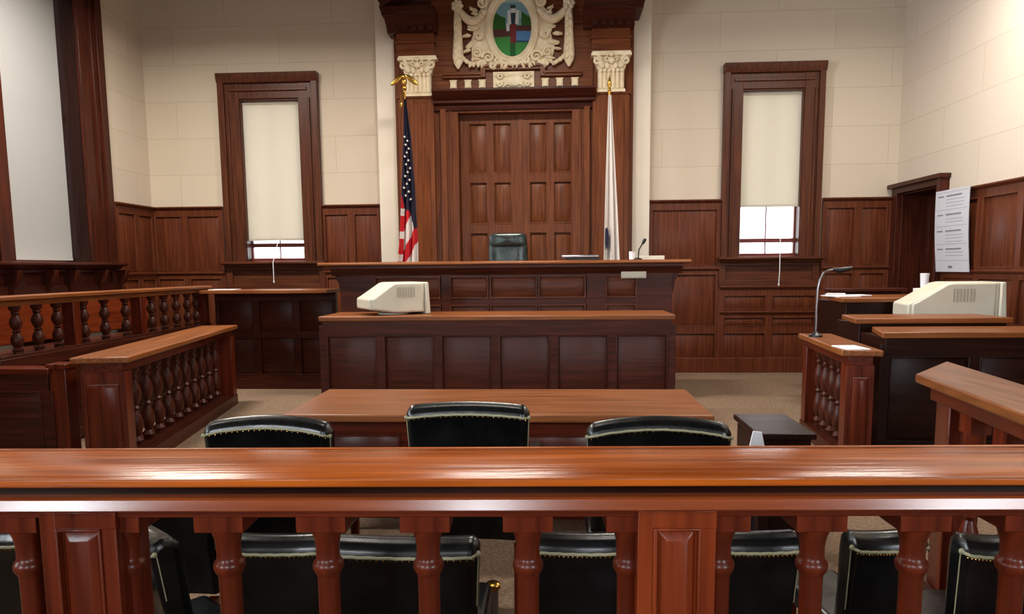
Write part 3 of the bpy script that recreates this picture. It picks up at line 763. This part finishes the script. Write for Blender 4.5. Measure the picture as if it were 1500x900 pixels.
# corner of box: raised front end
FP = thing('panelled_partition', 'low dark panelled partition at the near end of the jury box', 'partition', (-4.9, 5.45, 0))
mb = MB(); mb.box(-6.02, -3.98, 5.42, 5.5, 0, .8)
for z0, z1 in ((.0, .14), (.66, .8)): mb.box(-6.02, -3.98, 5.39, 5.42, z0, z1)
xs = [-5.95, -5.3, -4.65, -4.0]
for x in xs: mb.box(x-.05, x+.05, 5.39, 5.42, .14, .66)
for i in range(3): mb.panel(xs[i]+.05, xs[i+1]-.05, .14, .66, 5.39, d=.02, m=.06, back=.03)
obj('panels', mb, DARKW['x'], FP, bevel=.003)
obj('cap', MB().box(-6.03, -3.95, 5.36, 5.53, .8, .845), BALW['x'], FP, bevel=.008)
mb = MB(); mb.box(-3.97, -3.84, 5.4, 5.53, 0, .84); mb.box(-3.985, -3.825, 5.385, 5.545, .84, .875); obj('end_post', mb, BALW['z'], FP, bevel=.006)

# far panelled partition between the jury box and the judge's bench
FR = thing('far_partition', 'panelled wooden partition between jury box and judges bench', 'partition', (-3.7, 9.35, 0))
mb = MB(); mb.box(-4.5, -2.86, 9.4, 9.45, 0, 1.3)
xs = [-4.5, -3.95, -3.4, -2.86]
for z0, z1 in ((0, .2), (.7, .78), (1.2, 1.3)): mb.box(-4.5, -2.86, 9.36, 9.4, z0, z1)
for x in xs: mb.box(max(x-.04, -4.5), min(x+.04, -2.86), 9.36, 9.4, 0, 1.3)
for i in range(3):
    for z0, z1 in ((.2, .7), (.78, 1.2)): mb.panel(xs[i]+.04, xs[i+1]-.04, z0, z1, 9.36, back=.03)
obj('panels', mb, DARKW['x'], FR, bevel=.003)
obj('shelf', MB().box(-4.52, -2.84, 8.95, 9.5, 1.3, 1.345), TOPW['x'], FR, bevel=.008)
tag(obj('paper_sheet', MB(I((-4.28, 9.2, 1.346)) @ Matrix.Rotation(.1, 4, 'Z')).box(-.17, .17, -.12, .12, 0, .006), PAPER), 'white sheet of paper lying on the shelf by the jury box', 'paper')

# brackets below the big left window sill
mb = MB()
for y in (7.75, 8.35, 8.75, 9.35, 9.8):
    mb.prism_y([(XL, 1.62), (XL+.22, 1.62), (XL+.2, 1.5), (XL+.1, 1.4), (XL+.08, 1.3), (XL, 1.28)][::-1], y-.03, y+.03)
struct('trim_5', mb, DARKW['z'], bevel=.004)

# ------------------------------------------------------------------ well counters (balustraded, top boards lit)
def counter(name, label, p0, p1, w, z, par_mats, n, bal0=.18, rot_label=None):
    d = Vector((p1[0]-p0[0], p1[1]-p0[1], 0)); L_ = d.length; a = math.atan2(d.y, d.x)
    t = local(name, label, 'railing', (p0[0], p0[1], 0), a)
    obj('top_board', MB().box(-.04, L_, -w/2, w/2, z-.045, z), TOPW['x'], t, bevel=.01)
    obj('rail', MB().box(0, L_, -w/2+.06, w/2-.06, z-.12, z-.045), BALW['x'], t, bevel=.006)
    mb = MB(); mb.box(0, L_, -w/2+.04, w/2-.04, 0, .12); obj('plinth', mb, DARKW['x'], t, bevel=.006)
    mb = MB(); mb.box(0, .14, -w/2+.05, w/2-.05, .12, z-.12)
    mb.M = Matrix.Rotation(-PI/2, 4, 'Z'); mb.panel(-w/2+.08, w/2-.08, .18, z-.2, -.0, d=.02, m=.035, back=-.004)
    obj('end_post', mb, BALW['z'], t, bevel=.006)
    obj('end_post', MB().box(L_-.14, L_, -w/2+.05, w/2-.05, .12, z-.12), BALW['z'], t, bevel=.006)
    xs_ = [bal0+(L_-.14-bal0)*(k+.5)/n for k in range(n)]
    for x in xs_:
        mb = MB(); mb.lathe(turned(z-.24, .055), (x, 0, .12), 14); obj('baluster', mb, DARKW['z'], t)
    return t
counter('well_railing', 'wooden balustrade with broad board top below the jury box', (-3.44, 5.25), (-3.95, 8.3), .42, .95, None, 11)
counter('well_railing', 'wooden balustrade with broad board top in front of the clerk desks at right', (2.36, 5.58), (2.5, 6.95), .3, .95, None, 5)
tag(obj('paper_sheet', MB(I((2.33, 5.63, .951)) @ Matrix.Rotation(.05, 4, 'Z')).box(-.08, .1, -.05, .22, 0, .006), PAPER), 'pale paper sheet on the near end of the right balustrade top', 'paper')

# ------------------------------------------------------------------ right side desks
def desk(name, label, x0, x1, y0, y1, z, skew=0, top_over=.05, group=None, panels=0):
    t = thing(name, label, 'desk', ((x0+x1)/2, (y0+y1)/2, 0), group=group)
    mb = MB(); mb.box(x0+.02+skew*.0, x1, y0+top_over, y1, 0, z-.05)
    mb.box(x0, x1, y0+top_over-.02, y0+top_over, 0, .12)
    if panels:
        w = (x1-x0)/panels
        for z0, z1 in ((.0, .14), (z-.2, z-.05)): mb.box(x0, x1, y0+top_over-.03, y0+top_over, z0, z1)
        for k in range(panels+1): mb.box(x0+k*w-.04, x0+k*w+.04, y0+top_over-.03, y0+top_over, .1, z-.1)
        for k in range(panels): mb.panel(x0+k*w+.04, x0+(k+1)*w-.04, .14, z-.2, y0+top_over-.03, back=.025)
    obj('body', mb, (EBON if x0 > 2 else DARKW)['x'], t, bevel=.004)
    prof = [(x0-.04, y0), (x1+.03, y0), (x1+.03, y1+.02), (x0-.04+skew, y1+.02)]
    obj('desk_top', MB().prism_z(prof, z-.05, z), TOPW['x'], t, bevel=.01)
    return t
desk('clerk_desk', 'wide dark fronted desk at the right holding the beige computer', 2.72, 4.85, 5.95, 6.5, 1.05, skew=.16, panels=3)
DK2 = desk('clerk_desk', 'raised wooden desk just behind the near right desk', 2.75, 4.05, 6.56, 7.1, 1.12, skew=.1)
desk('witness_desk', 'dark wooden desk strewn with papers near the right doorway', 3.1, 4.2, 7.75, 8.6, 1.25, skew=.1)
tag(obj('loose_papers', MB(I((3.2, 8.15, 1.251)) @ Matrix.Rotation(.2, 4, 'Z')).box(-.12, .14, -.15, .2, 0, .006).box(.02, .3, -.1, .1, .006, .012), PAPER), 'white papers lying on the desk near the doorway', 'paper')
tag(obj('paper_pile', MB(I((3.16, 8.48, 1.251)) @ Matrix.Rotation(-.25, 4, 'Z')).box(0, .2, -.02, .09, 0, .012).box(.02, .2, -.03, .08, .012, .02), PAPER), 'small pile of bright papers at the back corner of the desk by the doorway', 'paper')
tag(obj('wooden_ledge', MB().box(3.4, 4.3, 8.95, 9.2, 1.27, 1.31).box(3.45, 4.25, 9.0, 9.15, 0, 1.27), DARKW['x'], bevel=.006), 'low dark wooden ledge in front of the right back panelling', 'ledge')
# computer (CRT terminal seen from behind/left)
def crt(name, label, loc, rz, L_, h, w):
    t = local(name, label, 'computer', loc, rz, 'beige computer monitors')
    mb = MB()                                      # side profile in x-z, extruded along y ; +x end is the screen bezel
    prof = [(-L_/2, .18*h), (-L_/2, .50*h), (-L_/2+.06*L_, .56*h), (-L_*.12, .97*h), (-L_*.05, h), (L_*.42, h), (L_*.42, .06*h), (-L_*.1, .06*h)]
    mb.prism_y(prof[::-1], -w/2, w/2); mb.prism_y([(x*.92, z*.98+.01*h) for x, z in prof][::-1], -w/2-.012, w/2+.012)
    obj('housing', mb, CREAMP, t, bevel=.018, seg=3)
    mb = MB(); mb.prism_y([(L_*.42, 0), (L_*.5, 0), (L_*.47, h*1.0), (L_*.42, h*1.0)], -w/2-.03, w/2+.03); obj('bezel', mb, CREAMP, t, bevel=.012, seg=3)
    mb = MB(); mb.prism_y([(L_*.495, .12*h), (L_*.502, .12*h), (L_*.478, .9*h), (L_*.472, .9*h)], -w/2+.04, w/2-.04); obj('screen', mb, SCREENM, t)
    mb = MB()
    for k in range(7): mb.box(-L_*.05+k*.03, -L_*.05+k*.03+.012, -w/2-.016, -w/2-.008, .55*h, .85*h)
    obj('vents', mb, VENT, t)
    obj('stand', MB().lathe([(.16, -.0), (.16, .015), (.08, .04), (.09, .06*h+.02)], (0, 0, 0), 20), CREAMP, t)
    return t
crt('crt_monitor', 'large beige computer monitor with sloping back on the right desk', (3.96, 7.42, 1.0), -.12, .88, .42, .44)
tag(obj('monitor_table', MB().box(3.45, 4.6, 7.15, 7.7, .94, .998).box(3.5, 3.56, 7.2, 7.26, 0, .95).box(4.49, 4.55, 7.2, 7.26, 0, .95).box(3.5, 3.56, 7.6, 7.66, 0, .95).box(4.49, 4.55, 7.6, 7.66, 0, .95), DARKW['x'], bevel=.006),
    'dark wooden table carrying the beige computer monitor', 'table')
tag(obj('paper_cup', MB().lathe([(.035, 0), (.045, .16), (.042, .16), (.032, .01)], (3.98, 7.93, 1.34), 16).box(3.9, 4.1, 7.86, 8.0, 1.25, 1.34), PAPER, bevel=.002), 'narrow white cup seen just behind the big beige monitor', 'cup')
# left monitor on the clerk's desk in front of the bench
desk('clerk_desk', 'long wooden clerk desk below the judges bench', -2.35, 1.2, 7.2, 7.95, 1.12, panels=6)
crt('crt_monitor', 'beige computer monitor on the desk below the judges bench, left of the chair', (-1.70, 7.6, 1.122), .55, .66, .335, .46)
# gooseneck microphone
gm = thing('gooseneck_microphone', 'curved silver gooseneck microphone rising from the right desks', 'microphone', (2.86, 6.75, 1.12))
GX = 2.43
Mg = I((0, 0, 0))
mb = MB(); sc = 6.75/6.5
pts = [(2.375, 1.12), (2.372, 1.18), (2.378, 1.379), (2.392, 1.46), (2.425, 1.525), (2.47, 1.552), (2.52, 1.558)]
pts = [((x-.055)*1.0+.07, 6.62, z) for x, z in pts]
gm.location = (2.39, 6.62, .95); gm['_o'] = [2.39, 6.62, .95]
obj('gooseneck', MB().tube([(2.39, 6.62, .96)]+pts, .011, 8), STEEL, gm)
obj('base', MB().lathe([(.06, 0), (.06, .015), (.03, .03), (.012, .05)], (2.39, 6.62, .951), 16), BLACKP, gm)
obj('head', MB().tube([(2.52, 6.62, 1.557), (2.57, 6.61, 1.548), (2.64, 6.6, 1.56), (2.68, 6.6, 1.57)], [.016, .026, .022, .012], 10), BLACKP, gm)

# near right rail
NR_ = thing('side_railing', 'nearest side railing with a sloping-end wooden top at the right edge', 'railing', (1.75, 2.8, 0))
prof = [(1.50, 1.75), (1.80, 1.75), (2.04, 3.80), (1.67, 3.36)]
obj('top_board', MB().prism_z(prof, 1.055, 1.1), TOPW['y'], NR_, bevel=.01)
obj('rail', MB().prism_z([(1.55, 1.75), (1.75, 1.75), (1.96, 3.62), (1.72, 3.32)], .985, 1.055), BALW['y'], NR_, bevel=.006)
obj('plinth', MB().prism_z([(1.54, 1.75), (1.76, 1.75), (1.97, 3.62), (1.72, 3.32)], 0, .14), DARKW['y'], NR_, bevel=.006)
mb = MB(); mb.prism_z([(1.71, 3.14), (1.86, 3.14), (1.90, 3.5), (1.74, 3.30)], .14, .985); obj('end_post', mb, BALW['z'], NR_, bevel=.006)
for k in range(5):
    y = 1.95+k*.27; x = 1.65+(y-1.75)*.085
    mb = MB(); mb.box(x-.04, x+.04, y-.04, y+.04, .14, .24); mb.box(x-.04, x+.04, y-.04, y+.04, .9, .985); mb.lathe(turned(.66, .042), (x, y, .24), 14); obj('baluster', mb, BALW['z'], NR_)

# ------------------------------------------------------------------ foreground bar rail
A = math.atan(.0353)
BR = local('bar_railing', 'long polished reddish wooden bar rail across the foreground', 'railing', (0, 1.458, 0), A)
U0, U1 = -3.0, 1.92
def ext(prof): return MB().prism_x(prof, U0, U1)
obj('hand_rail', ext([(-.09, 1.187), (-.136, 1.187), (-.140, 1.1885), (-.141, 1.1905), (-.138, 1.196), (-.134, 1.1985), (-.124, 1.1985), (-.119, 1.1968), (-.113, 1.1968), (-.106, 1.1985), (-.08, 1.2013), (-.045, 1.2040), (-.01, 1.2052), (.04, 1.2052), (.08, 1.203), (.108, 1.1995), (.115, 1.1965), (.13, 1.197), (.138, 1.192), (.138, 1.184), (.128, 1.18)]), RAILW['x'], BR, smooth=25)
obj('cove', ext([(-.078, 1.14), (-.078, 1.172), (-.084, 1.182), (-.098, 1.189), (.098, 1.189), (.084, 1.182), (.078, 1.172), (.078, 1.14)]), EBON['x'], BR)  # black wood puts the shade under the hand rail into the colour
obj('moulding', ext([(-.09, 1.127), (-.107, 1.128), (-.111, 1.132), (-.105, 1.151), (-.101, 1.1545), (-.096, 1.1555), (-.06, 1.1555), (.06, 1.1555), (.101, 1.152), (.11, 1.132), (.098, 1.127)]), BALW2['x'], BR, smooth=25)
obj('frieze', ext([(-.055, 1.098), (-.055, 1.127), (.055, 1.127), (.055, 1.098)][::-1]), BALW['x'], BR, bevel=.003)
obj('bottom_rail', ext([(-.07, .12), (-.07, .2), (.07, .2), (.07, .12)][::-1]).prism_x([(-.09, 0), (-.09, .12), (.09, .12), (.09, 0)][::-1], U0, U1), BALW['x'], BR, bevel=.006)
def bar_baluster():
    mb = MB(); b = .05
    mb.box(-b, b, -.045, .045, 1.063, 1.1); mb.box(-b, b, -.045, .045, .2, .28)
    mb.lathe([(.040, .28), (.040, .30), (.028, .315), (.036, .335), (.030, .36), (.026, .5), (.0235, .7), (.023, .9), (.0235, .952),
              (.0255, .958), (.030, .965), (.0325, .972), (.0325, .979), (.030, .985), (.0265, .989), (.025, .995), (.0245, 1.01), (.0255, 1.025), (.029, 1.042), (.034, 1.054), (.036, 1.058), (.037, 1.063)], (0, 0, 0), 28)
    return mb
bal0 = None
for u in (-2.8, -2.59, -2.38, -2.17, -1.96, -1.75, -1.54, -1.33, -1.12, -.905, -.689, -.477, -.263, -.052, .159, .349, .543, .751, .959, 1.17, 1.37, 1.58, 1.79):
    if bal0 is None:
        o = obj('baluster', bar_baluster(), BALW['z'], BR, bevel=.002); bal0 = o
    else:
        o = bal0.copy(); C.objects.link(o); o.parent = BR
    o.location = (u, 0, 0)
for a, b in ((-1.047, -.893), (.171, .325)):
    mb = MB(); y = -.062
    mb.box(a, b, y+.012, .06, 0, 1.112)
    for u in ((a, a+.03), (b-.03, b)): mb.box(u[0], u[1], y, y+.013, 0, 1.112)
    mb.box(a, b, y, y+.013, 1.078, 1.112); mb.box(a, b, y, y+.013, 0, .2)
    mb.panel(a+.03, b-.03, .2, 1.078, y, d=.014, m=.026, back=.012)
    obj('post', mb, (POSTW if a > 0 else BALW)['z'], BR, bevel=.0025)

# ------------------------------------------------------------------ leather chairs
def chair(name, label, loc, rz, w, h, seat_h, group, camel=0.0, lean=.04, depth=.44, sag=.012, arms=False):
    """back face looks to -y; seat extends to +y"""
    t = local(name, label, 'chair', loc, rz, group)
    z0 = seat_h-.05
    def topz(u):                                   # u in -1..1, height of the piping line
        return h + sag*(u*u*2-.6) - camel*(abs(u)**6)*1.0 + camel*.35*math.cos(u*PI)
    prof = [(-.035, 0), (-.045, .35), (-.052, .8), (-.055, 1)]          # rear face (y, fraction)
    def back(u, v):                                # v 0..1 wraps rear -> top roll -> front
        U = u*2-1; zt = topz(U); hw = w/2*(1-.0*abs(U))
        loop = [(-.03, z0), (-.045, z0+(zt-z0)*.5), (-.052, zt-.012), (-.058, zt), (-.052, zt+.016), (-.036, zt+.036), (-.010, zt+.048), (.022, zt+.042), (.045, zt+.018), (.05, zt-.03), (.045, z0+(zt-z0)*.5), (.05, z0)]
        n = len(loop)-1; f = v*n; i = min(int(f), n-1); k = f-i
        yy = loop[i][0]*(1-k)+loop[i+1][0]*k; zz = loop[i][1]*(1-k)+loop[i+1][1]*k
        edge = max(0, abs(U)-.9)/.1
        yy = yy*(1-.55*edge**2)
        if zz > zt: zz = zt+(zz-zt)*(1-.6*edge**2)
        taper = 1-.10*(1-(zz-z0)/(zt-z0+.05))
        return (U*w/2*taper, yy-lean*(zz-z0)/(h-z0)+.02*(1-U*U), zz)
    mb = MB(); mb.grid(lambda u, v: back(u, v), 40, 33)
    mb.f = [tuple(reversed(f)) for f in mb.f]
    n = 34; L_ = [j*41 for j in range(n)]; R_ = [j*41+40 for j in range(n)]
    mb.f += [tuple(L_), tuple(reversed(R_))]; mb.mi += [0, 0]
    obj('backrest', mb, LEATHER, t, smooth=50)
    mb = MB(); pts = []
    for k in range(8): u = -.995; p = back(0.003, 3/11*(.25+.75*k/8)); pts.append((p[0], p[1]-.004, p[2]))
    for k in range(25):
        p = back(.003+.994*k/24, 3/11); pts.append((p[0], p[1]-.005, p[2]+.0008*math.sin(k*2.1)))
    for k in range(8): p = back(.997, 3/11*(1-.75*k/8)); pts.append((p[0], p[1]-.004, p[2]))
    rr = [.002]*8+[.0052]*25+[.002]*8
    mb.tube(pts, rr, 7)
    for s in (0, 1):
        c = pts[8] if s == 0 else pts[32]
        mb.ell((c[0], c[1]-.002, c[2]+.002), (.009, .008, .009))
    obj('piping', mb, PIPE, t)
    mb = MB(); 
    for k in range(23):
        p = back(.03+.94*k/22, 3/11*.96); mb.ell((p[0], p[1]-.004, p[2]-.008), (.003, .003, .003), u=6, w=4)
    obj('nail_trim', mb, BRASS, t)
    mb = MB(); mb.box(-w/2*.96, w/2*.96, .05, depth+.05, seat_h-.08, seat_h); obj('seat', mb, LEATHER, t, bevel=.03, seg=4)
    for sx in (-1, 1):
        for y in (.0, depth+.0):
            mb = MB(); s2 = .016
            x = sx*(w/2*.9-.03); mb.prism_z([(x-s2*1.2, y-s2*1.2), (x+s2*1.2, y-s2*1.2), (x+s2*1.2, y+s2*1.2), (x-s2*1.2, y+s2*1.2)], 0, seat_h-.075)
            obj('leg', mb, BALW['z'], t, bevel=.004)
        if arms:
            mb = MB(); x = sx*(w/2+.02); mb.tube([(x, .02, h-.24), (x, .12, h-.22), (x, .34, h-.24), (x, .38, h-.28)], [.03, .032, .032, .02], 10); mb.tube([(x, .34, h-.26), (x, .34, seat_h-.02)], .018, 8)
            obj('armrest', mb, LEATHER, t)
    return t
low = [(-1.83, 2.15, .0, 'partly cut off at the left edge', .42, .752),
       (-1.30, 2.25, -.7, 'turned side on, right of the left bar post', .25, .70),
       (-.88, 2.25, .06, 'between the second and third balusters right of the left bar post', .36, .70),
       (-.455, 2.15, .0, 'broadest of its row, straddling the fourth baluster from the left post', .47, .735),
       (.09, 2.2, .0, 'just left of the bright panelled bar post', .335, .735),
       (.60, 2.2, .02, 'just right of the bright panelled bar post', .30, .745),
       (1.045, 2.3, .13, 'between the two rightmost full balusters, turned slightly', .25, .715),
       (1.325, 2.15, -.03, 'at the right edge of the picture', .27, .76)]
G1 = 'low black leather chairs behind the bar rail'
for x, y, rz, lab, w, h in low:
    chair('leather_chair', 'low black leather chair '+lab, (x, y, 0), rz, w, h-.006, .42, G1, sag=.008, depth=.13 if abs(rz) > .5 else .4)
chair('leather_chair', 'low black leather chair standing further back beside the side-on chair', (-1.46, 2.6, 0), .1, .36, .70, .40, G1, depth=.2)
G2 = 'high leather chairs at the counsel table'
chair('counsel_chair', 'high black leather counsel chair, leftmost of three above the bar rail', (-1.215, 3.0, 0), .0, .56, .925, .46, G2, camel=.022, sag=0, arms=True)
chair('counsel_chair', 'high black leather counsel chair in the middle of three above the bar rail', (-.36, 3.05, 0), .0, .53, .98, .46, G2, camel=.01, sag=0, arms=True)
chair('counsel_chair', 'high black leather counsel chair, rightmost of three above the bar rail', (.44, 3.0, 0), .0, .60, .925, .46, G2, camel=.022, sag=0, arms=True)

# counsel table
CT = thing('counsel_table', 'reddish wooden counsel table with panelled front behind the high chairs', 'table', (-.4, 4.6, 0))
obj('table_top', MB().box(-1.6, .93, 4.1, 5.0, .70, .745), TOPW['x'], CT, bevel=.01)
mb = MB(); mb.box(-1.5, .85, 4.24, 4.3, .08, .70)
for z0, z1 in ((.08, .2), (.6, .70)): mb.box(-1.5, .85, 4.21, 4.24, z0, z1)
xs = [-1.46, -.88, -.3, .28, .81]
for x in xs: mb.box(x-.04, x+.04, 4.21, 4.24, .08, .7)
for i in range(4): mb.panel(xs[i]+.04, xs[i+1]-.04,   .2, .6, 4.21, back=.025)
obj('front_panel', mb, BALW['x'], CT, bevel=.003)
for x in (-1.5, .77):
    for y in (4.22, 4.86): obj('leg', MB().box(x, x+.08, y, y+.08, 0, .70), BALW['z'], CT, bevel=.005)
tag(obj('white_document', MB(I((1.02, 3.66, .52)) @ Matrix.Rotation(-.12, 4, 'X')).prism_y([(-.04, 0), (.05, 0), (.055, .02), (.03, .21), (-.01, .23), (-.035, .1)], 0, .012), PAPER, bevel=.002),
    'white folded paper standing beside the right counsel chair', 'paper') if False else None
BX = thing('document_stand', 'white paper on a slim dark stand right of the rightmost counsel chair', 'stand', (.99, 3.5, 0))
obj('stand', MB().lathe([(.14, 0), (.14, .015), (.02, .03), (.012, .05), (.012, .56)], (.99, 3.5, 0), 16), BLACKP, BX)
mb = MB(I((.955, 3.47, .56))); mb.prism_y([(-.03, 0), (.10, 0), (.085, .12), (.06, .235), (.02, .24), (-.005, .12)], 0, .01); obj('sheet', mb, PAPER, BX)

LC = thing('low_cabinet', 'low black-brown block added to fill the dark patch right of the counsel table', 'cabinet', (1.23, 4.0, 0))  # made-up block, added to darken the area beside the table
mb = MB(); mb.box(1.1, 1.36, 3.80, 4.25, 0, .69)
for z0, z1 in ((0, .1), (.6, .69)): mb.box(1.1, 1.36, 3.775, 3.80, z0, z1)
for x in (1.1, 1.32): mb.box(x, x+.04, 3.775, 3.80, .1, .6)
mb.panel(1.14, 1.32, .1, .6, 3.775, back=.022)
obj('body', mb, EBON['z'], LC, bevel=.003)
obj('filler_top', MB().box(1.08, 1.38, 3.75, 4.27, .69, .72), EBON['x'], LC, bevel=.006)
# brass topped post between the low chairs
BP = thing('brass_capped_post', 'short grey-green metal post with brass cap behind the middle balusters', 'post', (-.24, 2.75, 0))
obj('shaft', MB().lathe([(.07, 0), (.07, .012), (.026, .03), (.022, .05), (.022, .32)], (-.24, 2.75, 0), 18), STEEL, BP)
obj('cap', MB().lathe([(.026, .315), (.031, .32), (.031, .335), (.024, .342), (.004, .345)], (-.24, 2.75, 0), 18), BRASS, BP)
for o in bpy.data.objects:
    if '_o' in o: del o['_o']
